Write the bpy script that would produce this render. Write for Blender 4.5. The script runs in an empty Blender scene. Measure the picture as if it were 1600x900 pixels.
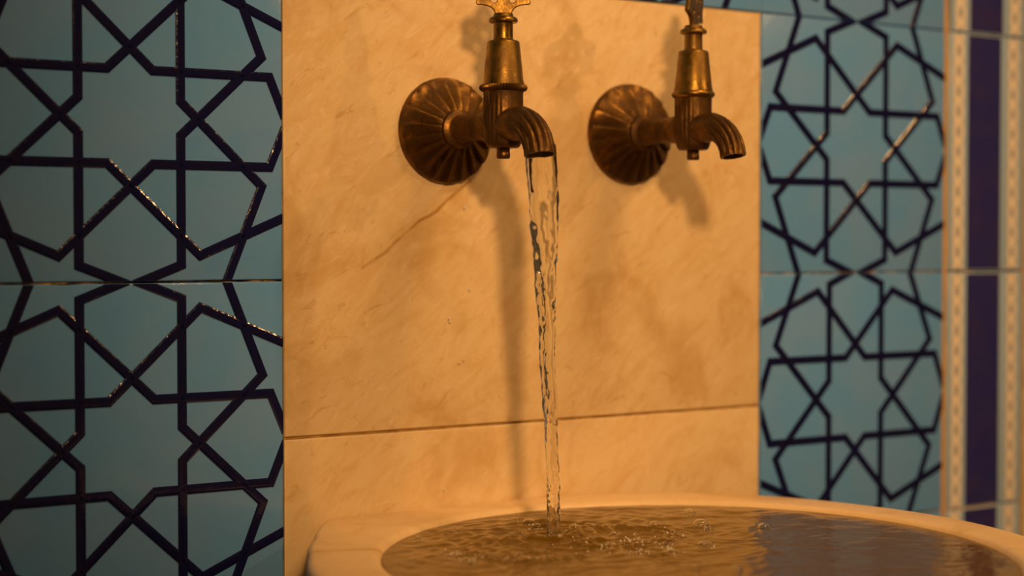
import bpy, bmesh, math, random
from mathutils import Vector, Matrix, noise

sc = bpy.context.scene
col = sc.collection
random.seed(4)
PI = math.pi

# ------------------------------------------------------------------ camera
cam_d = bpy.data.cameras.new('camera')
cam = bpy.data.objects.new('camera', cam_d)
col.objects.link(cam)
cam.location = (-0.33057, -0.95516, 0.0244)
cam.rotation_euler = (math.radians(90 - 1.6154), 0, math.radians(-32.2705))
cam_d.sensor_width = 36.0
cam_d.lens = 2542.9 / 1600 * 36.0
cam_d.clip_start = 0.01
cam_d.dof.use_dof = True
cam_d.dof.focus_distance = 1.03
cam_d.dof.aperture_fstop = 3.4
sc.camera = cam

# ------------------------------------------------------------------ light
world = bpy.data.worlds.new('room_glow')
sc.world = world
world.use_nodes = True
bg = world.node_tree.nodes['Background']
bg.inputs[0].default_value = (1.0, 0.52, 0.18, 1)
bg.inputs[1].default_value = 0.07

def aim(o, target):
    d = Vector(target) - o.location
    o.rotation_euler = d.to_track_quat('-Z', 'Y').to_euler()

def spot(name, loc, target, watts, radius, angle, blend, colr):
    l = bpy.data.lights.new(name, 'SPOT')
    l.energy = watts; l.shadow_soft_size = radius; l.color = colr
    l.spot_size = math.radians(angle); l.spot_blend = blend
    o = bpy.data.objects.new(name, l); col.objects.link(o)
    o.location = loc; aim(o, target)
    return o

WARM = (1.0, 0.54, 0.205)
KEY_W, SIDE_W, FILL_W = 58.0, 9.0, 122.0
spot('ceiling_spot', (-0.33, -1.38, 0.56), (0.47, 0, 0.08), KEY_W, 0.055, 42, 1.0, WARM)
spot('side_spot', (1.05, -1.0, 0.62), (0.36, 0, 0.0), SIDE_W, 0.018, 80, 1.0, WARM)
spot('overhead_fill', (0.85, -1.25, 2.0), (0.41, -0.08, -0.06), FILL_W, 0.36, 37, 1.0, WARM)  # added soft fill from above for wall and rim, not a fixture

sc.view_settings.view_transform = 'Standard'
sc.view_settings.look = 'None'
sc.view_settings.gamma = 1.0
sc.view_settings.use_curve_mapping = False
sc.view_settings.exposure = 0.12

# ------------------------------------------------------------------ materials
class NT:
    def __init__(s, name):
        s.m = bpy.data.materials.new(name); s.m.use_nodes = True
        s.t = s.m.node_tree; s.b = s.t.nodes['Principled BSDF']
        s.out = s.t.nodes['Material Output']
    def n(s, typ, **kw):
        x = s.t.nodes.new(typ)
        for k, v in kw.items(): setattr(x, k, v)
        return x
    def l(s, a, b): s.t.links.new(a, b)
    def put(s, sock, v):
        if hasattr(v, 'is_output'): s.l(v, sock)
        else: sock.default_value = v
    def math(s, op, a, b=None, c=None, clamp=False):
        x = s.n('ShaderNodeMath', operation=op, use_clamp=clamp)
        s.put(x.inputs[0], a)
        if b is not None: s.put(x.inputs[1], b)
        if c is not None: s.put(x.inputs[2], c)
        return x.outputs[0]
    def mix(s, f, a, b):
        x = s.n('ShaderNodeMix', data_type='RGBA')
        s.put(x.inputs[0], f); s.put(x.inputs[6], a); s.put(x.inputs[7], b)
        return x.outputs[2]
    def pos(s): return s.n('ShaderNodeNewGeometry').outputs['Position']
    def objc(s): return s.n('ShaderNodeTexCoord').outputs['Object']
    def mapped(s, v, scale=(1, 1, 1), rot=(0, 0, 0), loc=(0, 0, 0)):
        x = s.n('ShaderNodeMapping'); s.l(v, x.inputs[0])
        x.inputs['Scale'].default_value = scale; x.inputs['Rotation'].default_value = rot
        x.inputs['Location'].default_value = loc
        return x.outputs[0]
    def noise(s, v, scale, detail=4, rough=.55, dist=0):
        x = s.n('ShaderNodeTexNoise'); s.l(v, x.inputs['Vector'])
        x.inputs['Scale'].default_value = scale; x.inputs['Detail'].default_value = detail
        x.inputs['Roughness'].default_value = rough; x.inputs['Distortion'].default_value = dist
        return x.outputs['Fac']
    def ramp(s, v, a, b):
        x = s.n('ShaderNodeMapRange', interpolation_type='SMOOTHSTEP')
        s.put(x.inputs[0], v); x.inputs[1].default_value = a; x.inputs[2].default_value = b
        return x.outputs[0]
    def bump(s, h, strength, dist):
        x = s.n('ShaderNodeBump'); s.l(h, x.inputs['Height'])
        x.inputs['Strength'].default_value = strength; x.inputs['Distance'].default_value = dist
        s.l(x.outputs[0], s.b.inputs['Normal'])
    def set(s, **kw):
        for k, v in kw.items(): s.put(s.b.inputs[k.replace('_', ' ')], v)
        return s

def c4(r, g, b): return (r, g, b, 1)

def seg_dist(m, u, w, pts):
    """distance from (u, w) to a poly-line, in nodes"""
    best = None
    for (ax, ay), (bx, by) in zip(pts[:-1], pts[1:]):
        dx, dy = bx - ax, by - ay; L2 = dx * dx + dy * dy
        px = m.math('SUBTRACT', u, ax); py = m.math('SUBTRACT', w, ay)
        dot = m.math('ADD', m.math('MULTIPLY', px, dx / L2), m.math('MULTIPLY', py, dy / L2), clamp=True)
        ex = m.math('SUBTRACT', px, m.math('MULTIPLY', dot, dx)); ey = m.math('SUBTRACT', py, m.math('MULTIPLY', dot, dy))
        d = m.math('SQRT', m.math('ADD', m.math('MULTIPLY', ex, ex), m.math('MULTIPLY', ey, ey)))
        best = d if best is None else m.math('MINIMUM', best, d)
    return best

def marble_mat(name, streak=1.0, crack=None, plane='xz', base=((.76, .60, .37), (.68, .48, .235), (.52, .32, .115))):
    m = NT(name); p = m.pos()
    big = m.noise(p, 15, 6, .6, .8)
    rot = m.mapped(p, (1, 1, 1), (0, math.radians(42), 0))
    st = m.mapped(rot, (13, 13, 34))
    s1 = m.noise(st, 1.9, 8, .66, 1.6)
    s2 = m.noise(m.mapped(rot, (26, 26, 62), loc=(3, 1, 2)), 1.7, 6, .66, 2.2)
    c = m.mix(m.ramp(s1, .36, .78), c4(*base[0]), c4(*base[1]))
    pale = m.math('MULTIPLY', m.ramp(s2, .5, .74), .65 * streak)
    c = m.mix(pale, c, c4(base[0][0] * 1.12, base[0][1] * 1.14, base[0][2] * 1.35))
    c = m.mix(m.math('MULTIPLY', m.ramp(big, .5, .72), .55), c, c4(*base[2]))
    blot = m.noise(m.mapped(rot, (34, 34, 60), loc=(7, 2, 5)), 1.5, 4, .65, 1.2)
    c = m.mix(m.math('MULTIPLY', m.ramp(blot, .58, .72), .45 * streak), c, c4(base[2][0] * .85, base[2][1] * .8, base[2][2] * .7))
    if crack:
        sp = m.n('ShaderNodeSeparateXYZ'); m.l(p, sp.inputs[0])
        u = sp.outputs[0]; w = sp.outputs[2] if plane == 'xz' else sp.outputs[1]
        wob = m.math('MULTIPLY', m.math('SUBTRACT', m.noise(p, 90, 3), .5), .0035)
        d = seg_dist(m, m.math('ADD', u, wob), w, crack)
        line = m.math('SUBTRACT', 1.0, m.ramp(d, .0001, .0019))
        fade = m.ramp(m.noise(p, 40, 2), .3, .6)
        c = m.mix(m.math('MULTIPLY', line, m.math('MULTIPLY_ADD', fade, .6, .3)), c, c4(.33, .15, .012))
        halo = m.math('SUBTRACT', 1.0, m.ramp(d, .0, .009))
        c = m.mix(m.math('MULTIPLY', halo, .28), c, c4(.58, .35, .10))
    m.set(Base_Color=c, Roughness=m.math('MULTIPLY_ADD', s1, .2, .28), Specular_IOR_Level=.35)
    m.bump(m.noise(p, 60, 4), .08, .002)
    return m.m

CRACK = [(.238, .066), (.2213, .0531), (.2124, .0452), (.1991, .0386), (.1845, .027), (.1725, .0173), (.1560, .0075)]
M_slab = marble_mat('honey_marble', 1.0, CRACK)
M_slab_low = marble_mat('honey_marble_lower', .7)
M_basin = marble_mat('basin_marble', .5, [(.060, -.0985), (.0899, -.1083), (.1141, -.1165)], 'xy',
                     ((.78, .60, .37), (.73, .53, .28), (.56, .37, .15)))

m = NT('turquoise_glaze'); p = m.pos()
n1 = m.noise(p, 16, 3, .5); n2 = m.noise(p, 30, 2, .5)
c = m.mix(m.ramp(n1, .35, .66), c4(.150, .345, .80), c4(.120, .345, .84))
c = m.mix(m.math('MULTIPLY', m.ramp(n2, .55, .8), .35), c, c4(.11, .29, .86))
m.set(Base_Color=c, Roughness=.16, Specular_IOR_Level=.45)
m.bump(m.noise(p, 55, 3), .12, .002)
M_tile = m.m

m = NT('cobalt_raised_line'); p = m.pos()
m.set(Base_Color=m.mix(m.ramp(m.noise(p, 120, 3), .4, .7), c4(.004, .006, .062), c4(.007, .007, .05)), Roughness=.13, Specular_IOR_Level=.45)
m.bump(m.noise(p, 330, 2, .5), .22, .0008)
M_line = m.m

m = NT('navy_band_glaze'); p = m.pos()
m.set(Base_Color=m.mix(m.ramp(m.noise(p, 35, 4), .35, .7), c4(.022, .024, .19), c4(.034, .029, .16)), Roughness=.3)
M_navy = m.m
m = NT('pale_blue_glaze'); p = m.pos()
m.set(Base_Color=m.mix(m.noise(p, 60, 3), c4(.32, .50, .80), c4(.40, .55, .78)), Roughness=.22)
M_pale = m.m

# two strands twisting round each other, pale on pale blue
m = NT('twisted_braid_glaze')
sp = m.n('ShaderNodeSeparateXYZ'); m.l(m.objc(), sp.inputs[0])
x, z = sp.outputs[0], sp.outputs[2]
ph = m.math('MULTIPLY', z, 2 * PI / .0168)
cs = m.math('ABSOLUTE', m.math('COSINE', m.math('MULTIPLY', ph, .5)))
ax = m.math('ABSOLUTE', x)
eye = m.math('SUBTRACT', m.math('MULTIPLY', m.math('SUBTRACT', cs, .42), .0040), ax)       # slit between the strands
eye = m.ramp(eye, 0.0, .0004)
sl = m.math('SUBTRACT', m.math('MODULO', m.math('ADD', z, 10 + .0168 * .5), .0168), .0168 * .5)
sl = m.math('SUBTRACT', sl, 0.0)
zc = m.math('SUBTRACT', m.math('MODULO', m.math('ADD', z, 10.0), .0168), .0168 * .5)          # near a crossing
diag = m.math('ABSOLUTE', m.math('SUBTRACT', m.math('MULTIPLY', x, 1.3), zc))
dg = m.math('SUBTRACT', 1.0, m.ramp(m.math('ABSOLUTE', m.math('SUBTRACT', diag, .0026)), .0002, .0009))
edge = m.ramp(m.math('SUBTRACT', ax, m.math('MULTIPLY_ADD', cs, .0008, .0050)), 0.0, .0006)
msk = m.math('MAXIMUM', m.math('MAXIMUM', eye, m.math('MULTIPLY', dg, .55)), edge)
m.set(Base_Color=m.mix(msk, c4(.86, .80, .74), c4(.27, .32, .42)), Roughness=.3)
M_braid = m.m

m = NT('brown_grout'); p = m.pos()
m.set(Base_Color=m.mix(m.ramp(m.noise(p, 45, 4), .42, .62), c4(.03, .02, .012), c4(.5, .33, .14)), Roughness=.95)
m.bump(m.noise(p, 400, 4), .6, .002)
M_grout = m.m
m = NT('tan_grout'); p = m.pos()
m.set(Base_Color=m.mix(m.noise(p, 150, 4), c4(.42, .27, .12), c4(.62, .44, .25)), Roughness=.9)
m.bump(m.noise(p, 500, 4), .6, .001)
M_tan = m.m
m = NT('stained_filler'); p = m.pos()
m.set(Base_Color=m.mix(m.ramp(m.noise(p, 70, 4), .35, .65), c4(.30, .165, .035), c4(.50, .31, .10)), Roughness=.8)
m.bump(m.noise(p, 300, 4), .4, .001)
M_fill = m.m
m = NT('mortar_backing'); m.set(Base_Color=c4(.03, .018, .008), Roughness=1.0)
M_back = m.m
m = NT('dark_stone_floor'); p = m.pos()
m.set(Base_Color=m.mix(m.noise(p, 8, 5), c4(.20, .15, .10), c4(.34, .27, .19)), Roughness=.5)
M_floor = m.m

def brass(name, bright, dark, lo, hi, rough):
    m = NT(name); p = m.pos()
    f = m.ramp(m.noise(p, 95, 6, .65), lo, hi)
    f2 = m.ramp(m.noise(m.mapped(p, (1, 1, .35)), 260, 4, .6), .35, .75)
    c = m.mix(f, c4(*bright), c4(*dark))
    c = m.mix(m.math('MULTIPLY', f2, .35), c, c4(dark[0] * .7, dark[1] * .7, dark[2] * .7))
    m.set(Base_Color=c, Metallic=m.math('MULTIPLY_ADD', f, -.35, 1.0), Roughness=m.math('MULTIPLY_ADD', f, .22, rough))
    m.bump(m.noise(p, 700, 4), .18, .0006)
    return m.m
M_brass = brass('worn_brass', (.32, .19, .04), (.17, .095, .02), .3, .68, .27)
M_bronze = brass('dark_patina_brass', (.20, .105, .026), (.075, .036, .010), .3, .66, .36)

m = NT('clear_water'); p = m.pos()
m.set(Base_Color=c4(.97, .98, .96), Roughness=0.0, IOR=1.33, Transmission_Weight=1.0)
M_water = m.m
m = NT('white_froth_glint'); m.set(Base_Color=c4(.85, .82, .76), Roughness=.12, IOR=1.33, Transmission_Weight=.35)  # foam white, also standing in for bright glints on the droplets
M_froth_glint = m.m
m = NT('basin_water'); p = m.pos()
m.set(Base_Color=c4(.23, .125, .007), Roughness=.02, IOR=1.33, Transmission_Weight=.45)
m.bump(m.noise(m.mapped(p, (1, 1.6, 1)), 150, 4, .6), .16, .002)
M_pool = m.m

# ------------------------------------------------------------------ helpers
def link(name, bm, mat, parent=None, loc=(0, 0, 0), smooth=False, kind=None, label=None):
    me = bpy.data.meshes.new(name)
    bmesh.ops.recalc_face_normals(bm, faces=bm.faces[:])
    bm.to_mesh(me); bm.free()
    if smooth:
        for f in me.polygons: f.use_smooth = True
    me.materials.append(mat)
    o = bpy.data.objects.new(name, me); col.objects.link(o)
    o.location = loc
    if parent: o.parent = parent
    if kind: o['kind'] = kind
    if label: o['label'] = label
    return o

def share(name, src, parent, loc=(0, 0, 0), label=None):
    o = src.copy(); o.name = name; col.objects.link(o)
    o.parent = parent; o.location = loc
    if label: o['label'] = label
    return o

def auto_smooth(o, deg=35):
    me = o.data
    for f in me.polygons: f.use_smooth = True
    me.set_sharp_from_angle(angle=math.radians(deg))

def box(bm, x0, x1, y0, y1, z0, z1, bev=0.0, seg=2, front_only=False):
    r = bmesh.ops.create_cube(bm, size=1)
    for v in r['verts']:
        v.co = Vector(((x0 + x1) / 2 + v.co.x * (x1 - x0), (y0 + y1) / 2 + v.co.y * (y1 - y0), (z0 + z1) / 2 + v.co.z * (z1 - z0)))
    if bev:
        vs = set(r['verts'])
        es = [e for e in bm.edges if e.verts[0] in vs and e.verts[1] in vs]
        if front_only: es = [e for e in es if all(abs(v.co.y - y0) < 1e-6 for v in e.verts)]
        bmesh.ops.bevel(bm, geom=es, offset=bev, segments=seg, affect='EDGES', profile=.5)

def lathe(bm, prof, n=48, rad=None, cx=0, cy=0):
    """prof = [(r, z)], rad(r, z, angle) -> r"""
    rings = []
    for r, z in prof:
        if r < 1e-7: rings.append([bm.verts.new((cx, cy, z))]); continue
        ring = []
        for i in range(n):
            a = 2 * PI * i / n
            q = rad(r, z, a) if rad else r
            ring.append(bm.verts.new((cx + q * math.cos(a), cy + q * math.sin(a), z)))
        rings.append(ring)
    for A, B in zip(rings[:-1], rings[1:]):
        for i in range(n):
            j = (i + 1) % n
            if len(A) == 1 and len(B) > 1: bm.faces.new((A[0], B[i], B[j]))
            elif len(B) == 1 and len(A) > 1: bm.faces.new((A[i], A[j], B[0]))
            elif len(A) > 1: bm.faces.new((A[i], A[j], B[j], B[i]))
    return rings

def tag(o, label, cat, group=None):
    o['label'] = label; o['category'] = cat
    if group: o['group'] = group
    return o

# ------------------------------------------------------------------ setting: wall, floor
H = .1            # half a tile
T = .0995         # half a glazed tile without its joint
bm = bmesh.new(); box(bm, -.36, 1.05, .009, .12, -.75, .62)
wall = link('wall_back', bm, M_back, kind='structure')
wall['label'] = 'tiled bath wall of turquoise star tiles around a honey marble panel'

bm = bmesh.new(); box(bm, -1.6, 2.0, -2.2, .12, -.81, -.75)
floor = link('floor', bm, M_floor, kind='structure')

# pattern of the tile, measured in half tiles (A: as it hangs, B: the same tile given a quarter turn)
t1, t2, qx, qy, p1, r1, r2, p2, m1, m2 = .4217, .4308, .3206, .2855, .4444, .8445, .8582, .4076, .9029, .9126
ky = (t2 - qx) * p2 / (r2 - t2); kx = (t1 - qy) * p1 / (r1 - t1)
PATHS = []
for sx in (1, -1):
    for sy in (1, -1):
        PATHS.append([(sx * a, sy * b) for a, b in ((.02, 1.02), (qx, m1), (qx, ky), (t2, 0), (r2, -p2), (.585, -1.09))])
        PATHS.append([(sx * a, sy * b) for a, b in ((1.02, .03), (m2, qy), (kx, qy), (0, t1), (-p1, r1), (-1.09, .572))])

def ribbon(bm, pts, half, height, y0):
    """a raised glaze line with a rounded back, mitred at its bends"""
    prof = [(-1, 0.12), (-.96, -.48), (-.62, -.90), (-.3, -.98), (.3, -.98), (.62, -.90), (.96, -.48), (1, .12)]
    P = [Vector(p) for p in pts]; rows = []
    for i, p in enumerate(P):
        d0 = (P[i] - P[i - 1]).normalized() if i else (P[1] - P[0]).normalized()
        d1 = (P[i + 1] - P[i]).normalized() if i < len(P) - 1 else d0
        n0 = Vector((-d0.y, d0.x)); n1 = Vector((-d1.y, d1.x)); n = (n0 + n1).normalized(); k = 1 / max(.5, n.dot(n0))
        rows.append([bm.verts.new((p.x + n.x * a * half * k, y0 + b * height, p.y + n.y * a * half * k)) for a, b in prof])
    for A, B in zip(rows[:-1], rows[1:]):
        for i in range(len(prof) - 1): bm.faces.new((A[i], A[i + 1], B[i + 1], B[i]))

def relief(name, swap):
    bm = bmesh.new()
    for path in PATHS:
        pts = [((b, a) if swap else (a, b)) for a, b in path]
        ribbon(bm, [(a * T, b * T) for a, b in pts], .00305, .0008, 0.0)
    for co, no in (((T - .0003, 0, 0), (1, 0, 0)), ((-T + .0003, 0, 0), (-1, 0, 0)), ((0, 0, T - .0003), (0, 0, 1)), ((0, 0, -T + .0003), (0, 0, -1))):
        bmesh.ops.bisect_plane(bm, geom=bm.verts[:] + bm.edges[:] + bm.faces[:], plane_co=co, plane_no=no, clear_outer=True, dist=1e-6)
    o = link(name, bm, M_line)
    return o

bm = bmesh.new(); box(bm, -T, T, 0, .009, -T, T, .0012, 3, True)
proto_tile = None
proto_relief = {}
def star_tile(u, z, swap):
    global proto_tile
    dx, dz = random.uniform(-.0002, .0002), random.uniform(-.0002, .0002)
    if proto_tile is None:
        o = link('star_tile', bm, M_tile, wall); auto_smooth(o); proto_tile = o
    else:
        o = share('star_tile', proto_tile, wall)
    o.location = (u + dx, 0, z + dz)
    if swap not in proto_relief:
        r = relief('raised_line', swap); r.parent = o; proto_relief[swap] = r
    else:
        share('raised_line', proto_relief[swap], o)
for u in (-.2, 0, .2, .4, .598):
    for z in (.5, .3, .1, -.1, -.3, -.5):
        if u in (.2, .4) and z < .25: continue
        star_tile(u, z, u > .5 and z == -.1)

# border column of printed tiles: pale glaze body, two braid bands, a navy band
bm = bmesh.new(); box(bm, -.0458, .0458, 0, .009, -T, T, .0012, 3, True)
border_me = braid_a = navy_a = None
for k, z in enumerate((.5, .3, .1, -.1, -.3, -.5)):
    du = .0018 if z > .2 else (0, .0, -.0010)[min(2, k - 2)] if k >= 2 else 0
    if border_me is None:
        o = link('border_tile', bm, M_pale, wall, smooth=False); auto_smooth(o); border_me = o
    else: o = share('border_tile', border_me, wall)
    o.location = (.7495 + du, 0, z - (.0006 if z < -.05 else 0))
    if braid_a is None:
        b2 = bmesh.new(); box(b2, -.0064, .0064, -.0003, .0006, -T + .0012, T - .0012, .0002, 1)
        braid_a = link('braid_band', b2, M_braid, o, (-.0350, 0, 0), label='braided pale band')
        b3 = bmesh.new(); box(b3, -.0202, .0202, -.0003, .0006, -T + .0012, T - .0012, .0002, 1)
        navy_a = link('navy_band', b3, M_navy, o, (-.0036, 0, 0), label='deep navy band')
    else:
        share('braid_band', braid_a, o, (-.0350, 0, 0)); share('navy_band', navy_a, o, (-.0036, 0, 0))
    share('braid_band', braid_a, o, (.0318, 0, 0))

# marble panel of two slabs, a third slab beyond the border
def slab(x0, x1, z0, z1, mat, label):
    bm = bmesh.new(); box(bm, x0, x1, -.0004, .009, z0, z1, .0011, 3, True)
    bmesh.ops.translate(bm, verts=bm.verts[:], vec=(-(x0 + x1) / 2, 0, -(z0 + z1) / 2))
    o = link('marble_slab', bm, mat, wall, ((x0 + x1) / 2, 0, (z0 + z1) / 2), label=label)
    auto_smooth(o); return o
slab(.1001, .4970, -.1005, .1992, M_slab, 'tall honey marble slab behind the taps')
slab(.1001, .4970, -.62, -.1023, M_slab_low, 'lower honey marble slab behind the basin')
slab(.7985, 1.04, -.62, .60, M_slab_low, 'brown marble slab past the border')

# grout: strips with a wandering face, lying back in the joints
def grout_strip(name, x0, x1, z0, z1, mat, deep, proud, seed):
    bm = bmesh.new(); horiz = (x1 - x0) > (z1 - z0)
    n = int(max(x1 - x0, z1 - z0) / .004) + 1; rows = []
    for i in range(n + 1):
        t = i / n; row = []
        for s, wid in ((0, .15), (.25, 0), (.5, 0), (.75, 0), (1, .15)):
            xx = x0 + (x1 - x0) * (t if horiz else s); zz = z0 + (z1 - z0) * (s if horiz else t)
            h = noise.noise(Vector((xx * 38 + seed, zz * 38, s * 1.3))) * .5 + .5
            h = min(1, max(0, (h - .32) * 2.6))
            row.append(bm.verts.new((xx, deep + (proud - deep) * h + wid * .004, zz)))
        rows.append(row)
    for A, B in zip(rows[:-1], rows[1:]):
        for i in range(4): bm.faces.new((A[i], A[i + 1], B[i + 1], B[i]))
    return link(name, bm, mat, wall, smooth=True)
for z in (.2, 0, -.2):
    grout_strip('grout', -.3, .0995, z - .0013, z + .0011, M_grout, .0045, -.0002, z * 7)
    grout_strip('grout', .4985, .6975, z - .0007, z + .0007, M_grout, .004 if z > .1 else .002, .003 if z > .1 else 0, z * 5 + 3)
    grout_strip('grout', .7035, .7955, z - (.0010 if z > -.1 else .0016), z + (.0007 if z > -.1 else .0004), M_tan if z < -.1 else M_grout, .0045, (-.0001 if z < .1 else .0025), z * 9 + 7)
grout_strip('grout', .1, .497, -.1026, -.1002, M_fill, .0016, .0004, 21)
grout_strip('grout', .1, .497, .1990, .2006, M_grout, .006, .0035, 31)
grout_strip('grout', .0990, .1002, -.60, .2, M_grout, .0045, .001, 12)
grout_strip('grout', .4968, .4988, -.60, .2, M_fill, .0022, .0008, 15)
g = grout_strip('grout', .6974, .7038, -.60, .60, M_tan, .0018, -.0002, 5)
g['label'] = 'wide tan upright joint'
grout_strip('grout', .7952, .7987, -.60, .60, M_grout, .005, .003, 9)

# ------------------------------------------------------------------ taps
def flange_bm(R, seed):
    bm = bmesh.new(); NP, per = 19, 10; n = NP * per
    rings = []
    rs = [.0108, .0128, .0145, .0185, .023, .028, .0325, .0348, .0355]
    for k, r in enumerate(rs):
        ring = []
        for i in range(n):
            a = 2 * PI * i / n; f = (i % per) / per
            saw = (1 - f) if f > 0.12 else f / .12
            t = (r - rs[0]) / (rs[-1] - rs[0])
            d = .0050 + .0155 * (1 - t) ** 1.2
            if k >= 2: d += (saw - .5) * .0052 * min(1, t * 1.5 + .25) * (.35 if k == 7 else .75 if k == 6 else 1) + .0003 * noise.noise(Vector((r * 300, a * 4, seed)))
            if k == len(rs) - 1: d = .0022
            rr = r * R / .0355 * (1 + (.004 * (saw - .5) if k >= 6 else 0))
            ring.append(bm.verts.new((rr * math.cos(a), -d, rr * math.sin(a))))
        rings.append(ring)
    ring = [bm.verts.new((v.co.x, .0, v.co.z)) for v in rings[-1]]; rings.append(ring)
    for A, B in zip(rings[:-1], rings[1:]):
        for i in range(n):
            j = (i + 1) % n; bm.faces.new((A[i], A[j], B[j], B[i]))
    bm.faces.new(rings[-1]); bm.faces.new(rings[0])
    return bm

def handle_mesh(name):
    half = [(4.6, -1.2), (4.8, 1.0), (5.6, 3.0), (7.4, 5.0), (10.0, 6.2), (13.4, 6.8), (16.4, 7.0), (16.9, 8.0), (15.8, 11), (15.2, 15), (16.6, 19.5),
            (15.8, 24), (12.5, 27), (8.6, 27.6), (6.4, 30), (5.2, 34.5), (2.4, 38)]
    pts = half + [(0, 39)] + [(-a, b) for a, b in reversed(half)]
    cu = bpy.data.curves.new(name, 'CURVE'); cu.dimensions = '2D'; cu.fill_mode = 'BOTH'
    cu.extrude = .0011; cu.bevel_depth = .0005; cu.bevel_resolution = 2
    def poly(ps):
        s = cu.splines.new('POLY'); s.points.add(len(ps) - 1)
        for q, (a, b) in zip(s.points, ps): q.co = (a * .001, b * .001, 0, 1)
        s.use_cyclic_u = True
    poly(pts)
    for cx, cy, r in ((-5.9, 9.5, 2.5), (5.9, 9.5, 2.5), (0, 19, 2.6), (-8.6, 20.5, 2.1), (8.6, 20.5, 2.1), (0, 29.5, 2.0)):
        poly([(cx + r * math.cos(2 * PI * i / 16), cy + r * math.sin(2 * PI * i / 16)) for i in range(16)])
    tmp = bpy.data.objects.new(name, cu)
    me = bpy.data.meshes.new_from_object(tmp)
    bpy.data.objects.remove(tmp); bpy.data.curves.remove(cu)
    me.transform(Matrix.Rotation(PI / 2, 4, 'X'))
    return me

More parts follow.
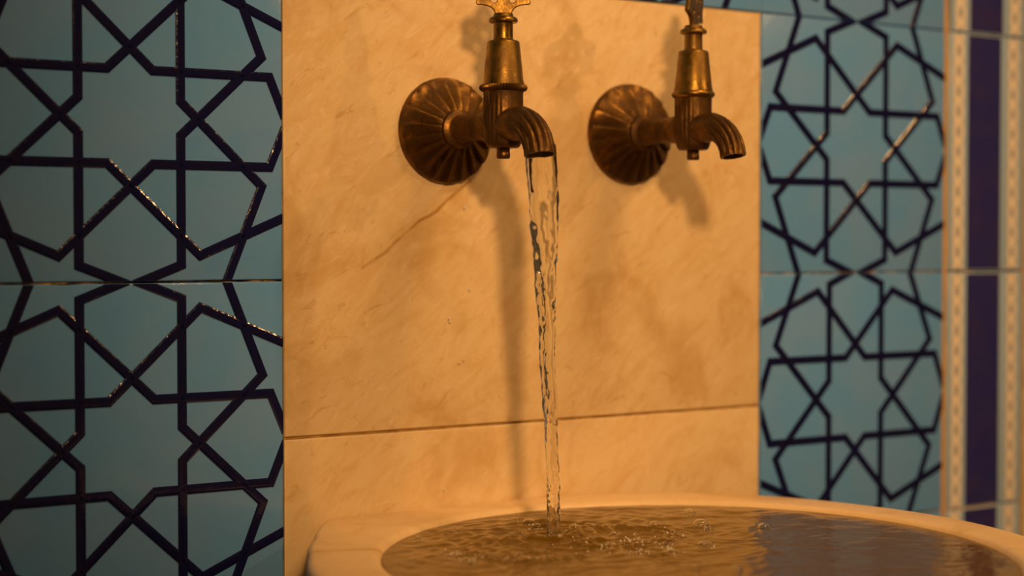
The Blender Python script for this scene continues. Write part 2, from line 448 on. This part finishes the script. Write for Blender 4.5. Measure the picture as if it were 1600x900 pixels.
def tap(loc, label, R, handle_turn, knurled, spout_k, seed, tilt=0.0):
    """origin at the flange centre on the wall; local -Y points out of the wall"""
    t = bpy.data.objects.new('brass_tap', None); col.objects.link(t); t.location = loc
    t.empty_display_size = .02
    tag(t, label, 'tap', 'pair of antique brass wall taps')
    D = -.075
    o = link('flange', flange_bm(R, seed), M_bronze, t, label='dark petalled round flange'); auto_smooth(o, 28)
    # hub ring and neck (lathe along -Y)
    bm = bmesh.new()
    lathe(bm, [(0, .014), (.0122, .0150), (.0132, .0185), (.0128, .0215), (.0108, .0228), (.0095, .0232), (.0086, .026), (.0084, .040), (.0092, .052), (.0104, .066), (.0104, .074), (0, .074)], 40)
    bmesh.ops.rotate(bm, verts=bm.verts[:], matrix=Matrix.Rotation(PI / 2, 3, 'X'))
    o = link('neck', bm, M_bronze, t); auto_smooth(o, 40)
    # barrel with flutes on both flanks
    bm = bmesh.new()
    def flute(r, z, a):
        k = math.cos(a) ** 2
        if -.0135 < z < .016 and r > .009:
            w = (.5 - .5 * math.cos(a * 26)) * k * min(1, (z + .0135) / .004) * min(1, (.018 - z) / .004)
            return r - .0009 * max(0, w)
        return r
    lathe(bm, [(0, -.0150), (.0094, -.0150), (.0106, -.0140), (.0116, -.0115), (.0125, -.006), (.0130, 0), (.0130, .006), (.0127, .012), (.0127, .0195), (.0129, .0215), (0, .0215)], 130, flute, 0, D)
    o = link('barrel', bm, M_bronze, t); auto_smooth(o, 50)
    # bottom pin
    bm = bmesh.new()
    lathe(bm, [(0, -.0218), (.0038, -.0218), (.0043, -.0210), (.0043, -.0180), (.0040, -.0176), (.0042, -.0172), (.0042, -.0145), (0, -.0145)], 24, None, 0, D)
    o = link('pin', bm, M_bronze, t); auto_smooth(o, 40)
    # collar, knurled on the running tap
    bm = bmesh.new(); K = 48
    def kn(r, z, a): return r + (.0006 * math.cos(a * K) if knurled and r > .0136 else 0)
    lathe(bm, [(0, .0205), (.0128, .0205), (.0138, .0211), (.0146, .0220), (.0148, .0230), (.0146, .0240), (.0138, .0248), (.0130, .0252), (0, .0252)], K * 4, kn, 0, D)
    o = link('collar', bm, M_bronze if knurled else M_brass, t, label='knurled ring' if knurled else None); auto_smooth(o, 40)
    # bonnet: tapering cone, then the stem with its own collar
    bm = bmesh.new()
    lathe(bm, [(0, .0245), (.0134, .0245), (.0133, .0262), (.0128, .0280), (.0104, .0515), (.0099, .0524), (.0090, .0528), (0, .0528)], 64, None, 0, D)
    o = link('bonnet', bm, M_brass, t, label='polished conical bonnet'); auto_smooth(o, 40)
    bm = bmesh.new()
    lathe(bm, [(0, .0520), (.0070, .0520), (.0071, .0532), (.0063, .0540), (.0062, .0570), (.0062, .0632), (.0064, .0640), (.0088, .0644), (.0093, .0652), (.0091, .0666), (.0080, .0676), (.0066, .0680), (.0060, .0700), (0, .0706)], 48, None, 0, D)
    o = link('stem', bm, M_brass, t); auto_smooth(o, 40)
    # handle: pierced flat plate
    me = handle_mesh('handle'); me.materials.append(M_brass)
    h = bpy.data.objects.new('handle', me); col.objects.link(h); h.parent = t
    h.location = (0, D, .0692); h.rotation_euler = (0, tilt, handle_turn)
    h['label'] = 'pierced flat brass handle'
    # spout: fluted horn turning down
    bm = bmesh.new()
    ctrl = [(.068, -.0020, .0110), (.080, -.0014, .0110), (.088, -.0006, .0107), (.096, -.0003, .0105), (.1035, -.0025, .0102), (.1095, -.0065, .0101), (.1140, -.0115, .0100), (.1165, -.0165, .0099), (.1175, -.0212, .0099)]
    path = []
    for i in range(len(ctrl) - 1):
        for s in range(3):
            f = s / 3; A, B = ctrl[i], ctrl[i + 1]
            path.append(tuple(A[k] + (B[k] - A[k]) * f for k in range(3)))
    path.append(ctrl[-1])
    n = 110; rings = []
    for i, (d, z, r) in enumerate(path):
        a = path[max(0, i - 1)]; b = path[min(len(path) - 1, i + 1)]
        tg = Vector((0, -(b[0] - a[0]), b[1] - a[1])).normalized()
        side = Vector((1, 0, 0)); up = side.cross(tg)
        r = r * (1 + (spout_k - 1) * min(1, i / 12))
        ring = []
        for k in range(n):
            th = 2 * PI * k / n
            fl = .5 - .5 * math.cos(th * 11)
            q = r - .0015 * (1 - fl) ** 3 * min(1, max(0, i - 9) / 5) * (0.4 if i > len(path) - 3 else 1)
            ring.append(bm.verts.new(Vector((0, -d, z)) + side * (q * math.cos(th)) + up * (q * math.sin(th))))
        rings.append(ring)
    tip = Vector((0, -path[-1][0], path[-1][1]))
    for sc_, dz in ((.80, 0), (.78, .006), (.3, .012)):
        rings.append([bm.verts.new(tip + (v.co - tip) * sc_ + Vector((0, 0, dz))) for v in rings[len(path) - 1]])
    for A, B in zip(rings[:-1], rings[1:]):
        for k in range(n):
            j = (k + 1) % n; bm.faces.new((A[k], A[j], B[j], B[k]))
    bm.faces.new(rings[0]); bm.faces.new(rings[-1])
    o = link('spout', bm, M_bronze, t); auto_smooth(o, 50)
    return t

VIEW1 = -math.radians(32)
tap((.2187, 0, .0993), 'left brass wall tap, knurled ring, water pouring from its fluted spout', .0357, VIEW1, True, .99, 1)
tap((.3722, 0, .1025), 'right brass wall tap, smooth ring, closed and dry, handle turned edge-on', .0362, math.radians(35), False, .88, 2, math.radians(8))

# ------------------------------------------------------------------ basin
CX, CY, RZ = .261, -.217, -.1545
TAB = [(-180, .222), (-165, .2150), (-90, .2145), (0, .2145), (18, .2145), (40, .2215), (60, .2225), (75, .2195), (88, .2158), (100, .2188), (112, .2322), (121.5, .2528),
       (126.6, .2446), (136.8, .2310), (151, .2235), (166, .2245), (180, .222)]
def r_out(a):
    d = (math.degrees(a) + 180) % 360 - 180
    for (a0, v0), (a1, v1) in zip(TAB[:-1], TAB[1:]):
        if a0 <= d <= a1:
            f = (d - a0) / (a1 - a0); r = v0 + (v1 - v0) * f
            s = math.sin(a)
            if s > .2: r = min(r, (-.0008 - CY) / s)
            return r
    return .2145
RI = .1815
bm = bmesh.new(); n = 192; rings = []
def ring(fr, z):
    rings.append([bm.verts.new((CX + fr(2 * PI * i / n) * math.cos(2 * PI * i / n), CY + fr(2 * PI * i / n) * math.sin(2 * PI * i / n), z)) for i in range(n)])
for r, z in ((.02, -.135), (.07, -.128), (.115, -.106), (.15, -.070), (.168, -.035), (.1765, -.014)):
    ring(lambda a, r=r: r, RZ + z)
ring(lambda a: RI - .001, RZ - .0055); ring(lambda a: RI + .0010, RZ - .0018); ring(lambda a: RI + .0036, RZ - .0003); ring(lambda a: RI + .007, RZ)
ring(lambda a: (RI + .007 + r_out(a)) / 2, RZ + .0002)
for off, dz in ((-.0045, 0), (-.0018, -.0008), (-.0005, -.0025), (0, -.005), (-.0005, -.030)):
    ring(lambda a, off=off: r_out(a) + off, RZ + dz)
for k, z in ((.965, -.07), (.88, -.115), (.72, -.155), (.50, -.185)):
    ring(lambda a, k=k: min(r_out(a), .2145) * k, RZ + z)
for r, z in ((.085, -.21), (.075, -.25), (.075, -.50), (.10, -.535), (.12, -.555), (.12, -.5955)):
    ring(lambda a, r=r: r, RZ + z)
for A, B in zip(rings[:-1], rings[1:]):
    for i in range(n):
        j = (i + 1) % n; bm.faces.new((A[i], A[j], B[j], B[i]))
bm.faces.new(rings[0]); bm.faces.new(rings[-1])
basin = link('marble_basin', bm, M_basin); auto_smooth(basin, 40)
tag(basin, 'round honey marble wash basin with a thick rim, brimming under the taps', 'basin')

# ------------------------------------------------------------------ water in the basin
IX, IY = .2258, -.1225
WZ = -.1575
def wave(x, y):
    d = math.hypot(x - IX, y - IY)
    h = .0011 * math.cos(d / .0135 * 2 * PI - .6) * math.exp(-d / .045) * min(1, d / .012)
    v = Vector((x * 1.0, y * 1.0, 0))
    tur = math.exp(-(d / .10) ** 2)
    w = Vector((x * 46 + 1.7, y * 60, .3)); w2 = Vector((x * 120, y * 170, 4.1)); w3 = Vector((x * 25, y * 34, 8.7))
    warp = noise.noise(w3) * 1.2
    h += (.0014 * tur + .00048) * noise.noise(w + Vector((warp, warp, 0)))
    h += (.00105 * tur + .00016) * noise.noise(w2 + Vector((warp * 2, 0, 0)))
    h += (.0004 * tur + .00018) * noise.noise(w3)
    # swirl crest to the right of the impact
    sd = math.hypot((x - .262), (y + .146)); an = math.atan2(y + .146, x - .262)
    crest = math.exp(-((sd - .030 - .004 * noise.noise(Vector((an * 3, 0, 2)))) / .006) ** 2)
    h += .0022 * crest * (.6 + .8 * noise.noise(Vector((x * 260, y * 260, 1))))
    sd = math.hypot((x - .19), (y + .150)); h += .0017 * math.exp(-((sd - .036) / .006) ** 2) * (.5 + noise.noise(Vector((x * 240, y * 240, 6))))
    h += .0022 * math.exp(-(d / .010) ** 2) * 0 + .0010 * math.exp(-((d - .012) / .005) ** 2)
    e = (RI - .0005 - math.hypot(x - CX, y - CY)) / .012
    return h * min(1, max(.25, e))
bm = bmesh.new(); NR, NA = 150, 420
rings = []
ctr = bm.verts.new((CX, CY, WZ + wave(CX, CY)))
for k in range(1, NR + 1):
    r = (RI - .0002) * k / NR
    row = []
    for i in range(NA):
        a = 2 * PI * i / NA; x, y = CX + r * math.cos(a), CY + r * math.sin(a)
        row.append(bm.verts.new((x, y, WZ + wave(x, y))))
    rings.append(row)
for i in range(NA): bm.faces.new((ctr, rings[0][i], rings[0][(i + 1) % NA]))
for r, z in ((.1745, -.014), (.166, -.034), (.148, -.068), (.113, -.104), (.068, -.126)):
    rings.append([bm.verts.new((CX + r * math.cos(2 * PI * i / NA), CY + r * math.sin(2 * PI * i / NA), RZ + z)) for i in range(NA)])
for A, B in zip(rings[:-1], rings[1:]):
    for i in range(NA):
        j = (i + 1) % NA; bm.faces.new((A[i], A[j], B[j], B[i]))
bm.faces.new(rings[-1])
pool = link('basin_water', bm, M_pool, smooth=True)
tag(pool, 'rippling brown-green water filling the marble basin to its brim', 'water')

_ico = {}
def ico(bm, sub, at, r, squash=1.0, flip=False):
    if sub not in _ico:
        t = bmesh.new(); bmesh.ops.create_icosphere(t, subdivisions=sub, radius=1)
        t.verts.ensure_lookup_table()
        _ico[sub] = ([v.co.copy() for v in t.verts], [[v.index for v in f.verts] for f in t.faces]); t.free()
    vs, fs = _ico[sub]
    new = [bm.verts.new((at[0] + v.x * r, at[1] + v.y * r, at[2] + v.z * r * squash)) for v in vs]
    for f in fs: bm.faces.new([new[i] for i in (reversed(f) if flip else f)])

def raw(name, bm, mat, parent, loc=(0, 0, 0), kind=None):
    me = bpy.data.meshes.new(name); bm.to_mesh(me); bm.free()
    for f in me.polygons: f.use_smooth = True
    me.materials.append(mat)
    o = bpy.data.objects.new(name, me); col.objects.link(o); o.parent = parent; o.location = loc
    if kind: o['kind'] = kind
    return o

def bubble(x, y, r):
    bm = bmesh.new(); ico(bm, 3, (0, 0, 0), r, .8); ico(bm, 3, (0, 0, 0), r * .93, .8, True)   # a thin film of water round air
    return raw('bubble', bm, M_water, pool, (x, y, WZ + r * .12))

for bx, by, br in ((0.3262, -0.1418, 0.0052), (0.3512, -0.0993, 0.0036), (0.3541, -0.1703, 0.004), (0.2531, -0.2638, 0.0034), (0.2379, -0.0751, 0.0038), (0.2344, -0.0896, 0.003), (0.2509, -0.1082, 0.0036), (0.2637, -0.1053, 0.0028), (0.2415, -0.1183, 0.0026), (0.3009, -0.1258, 0.0034), (0.3219, -0.1555, 0.0026), (0.2957, -0.1524, 0.0024), (0.152, -0.0828, 0.0016), (0.1363, -0.167, 0.004), (0.2841, -0.1958, 0.0032), (0.292, -0.1934, 0.0022), (0.2385, -0.1622, 0.002), (0.1378, -0.1368, 0.0018), (0.1752, -0.1626, 0.0024), (0.1861, -0.0728, 0.0014), (0.237, -0.2474, 0.0024)):
    bubble(bx, by, br)

bm = bmesh.new()
def froth(fx, fy, s_along, s_out, n):
    """small foam beads round (fx, fy); spread along and across the current"""
    for _ in range(int(n * .6)):
        g, h = random.gauss(0, s_along), random.gauss(0, s_out)
        x, y = fx + g * .845 + h * .534, fy - g * .534 + h * .845
        if math.hypot(x - CX, y - CY) > RI - .004: continue
        r = random.uniform(.00025, .0007)
        ico(bm, 2, (x, y, WZ + wave(x, y) + r * .3), r)
for f in ((0.2308, -0.0928, 0.0057, 0.0116, 40), (0.2528, -0.1589, 0.0156, 0.0108, 60), (0.2558, -0.19, 0.0084, 0.0102, 50), (0.2875, -0.1552, 0.0048, 0.0113, 25), (0.1549, -0.1589, 0.0147, 0.0077, 60), (0.2576, -0.1042, 0.0049, 0.007, 16), (0.226, -0.1665, 0.0115, 0.0082, 30), (0.322, -0.1502, 0.0041, 0.0071, 12), (0.2877, -0.1956, 0.0038, 0.0062, 16), (0.2278, -0.1228, 0.004, 0.0066, 30), (0.1419, -0.1371, 0.0057, 0.0059, 10), (0.2422, -0.1956, 0.015, 0.004, 30)):
    froth(*f)
link('froth', bm, M_froth_glint, pool, smooth=True, kind='stuff')

# ------------------------------------------------------------------ falling water
bm = bmesh.new(); NZ, NAng = 220, 40; rows = []
z0, z1 = .0845, WZ - .003
for k in range(NZ + 1):
    f = k / NZ; z = z0 + (z1 - z0) * f
    cxs = .2187 + .0071 * f ** .8 + .0003 * math.sin(f * 31); cys = -.1175 - .0052 * f
    W = [(0, .0086), (.06, .0088), (.18, .0079), (.32, .0063), (.42, .0051), (.52, .0047), (.64, .0044), (.78, .0037), (.9, .0042), (1, .0050)]
    for (a, wa), (b, wb) in zip(W[:-1], W[1:]):
        if a <= f <= b: wid = wa + (wb - wa) * (f - a) / (b - a)
    tw = f * 1.3 - .5
    row = []
    for i in range(NAng):
        a = 2 * PI * i / NAng
        q = wid * (1 + .16 * math.cos(2 * (a - tw)) + .13 * math.cos(3 * a + f * 9) * min(1, f * 6)
                   + .20 * min(1, f * 5) * noise.noise(Vector((math.cos(a) * 1.5, math.sin(a) * 1.5, f * 11)))
                   + .14 * min(1, f * 4) * noise.noise(Vector((math.cos(a) * 3.2, math.sin(a) * 3.2, f * 44)))
                   + .10 * min(1, f * 3) * noise.noise(Vector((math.cos(a) * 5, math.sin(a) * 5, f * 95))))
        row.append(bm.verts.new((cxs + q * math.cos(a), cys + .9 * q * math.sin(a), z)))
    rows.append(row)
for A, B in zip(rows[:-1], rows[1:]):
    for i in range(NAng):
        j = (i + 1) % NAng; bm.faces.new((A[i], A[j], B[j], B[i]))
bm.faces.new(rows[0]); bm.faces.new(rows[-1])
stream = link('water_stream', bm, M_water, smooth=True)
tag(stream, 'clear twisting stream of water falling from the left tap into the basin', 'water')

# droplets clinging to the slab, their bright glint put in as white colour
DROPS = ((.2339, .0476, 'topmost droplet on the marble slab, just under the left petalled flange'), (.2379, -.0083, 'lone droplet on the marble slab, second from the top, left of the stream shadow'),
         (.2218, -.0275, 'upper droplet of the close pair on the marble slab'), (.2223, -.0297, 'lower droplet of the close pair on the marble slab'),
         (.2333, -.0562, 'right-hand droplet of the slanting pair above the marble joint'), (.2298, -.0579, 'left-hand droplet of the slanting pair above the marble joint'),
         (.2177, -.1440, 'lowest droplet, on the lower marble slab close above the basin rim'))
for (u, z, lab) in DROPS:
    bm = bmesh.new(); bmesh.ops.create_icosphere(bm, subdivisions=2, radius=.0009)
    bmesh.ops.scale(bm, verts=bm.verts[:], vec=(1, .7, 1.25))
    d = link('water_droplet', bm, M_froth_glint, None, (u, -.0008, z), smooth=True)
    tag(d, lab, 'droplet', 'splashed droplets on the marble slab')
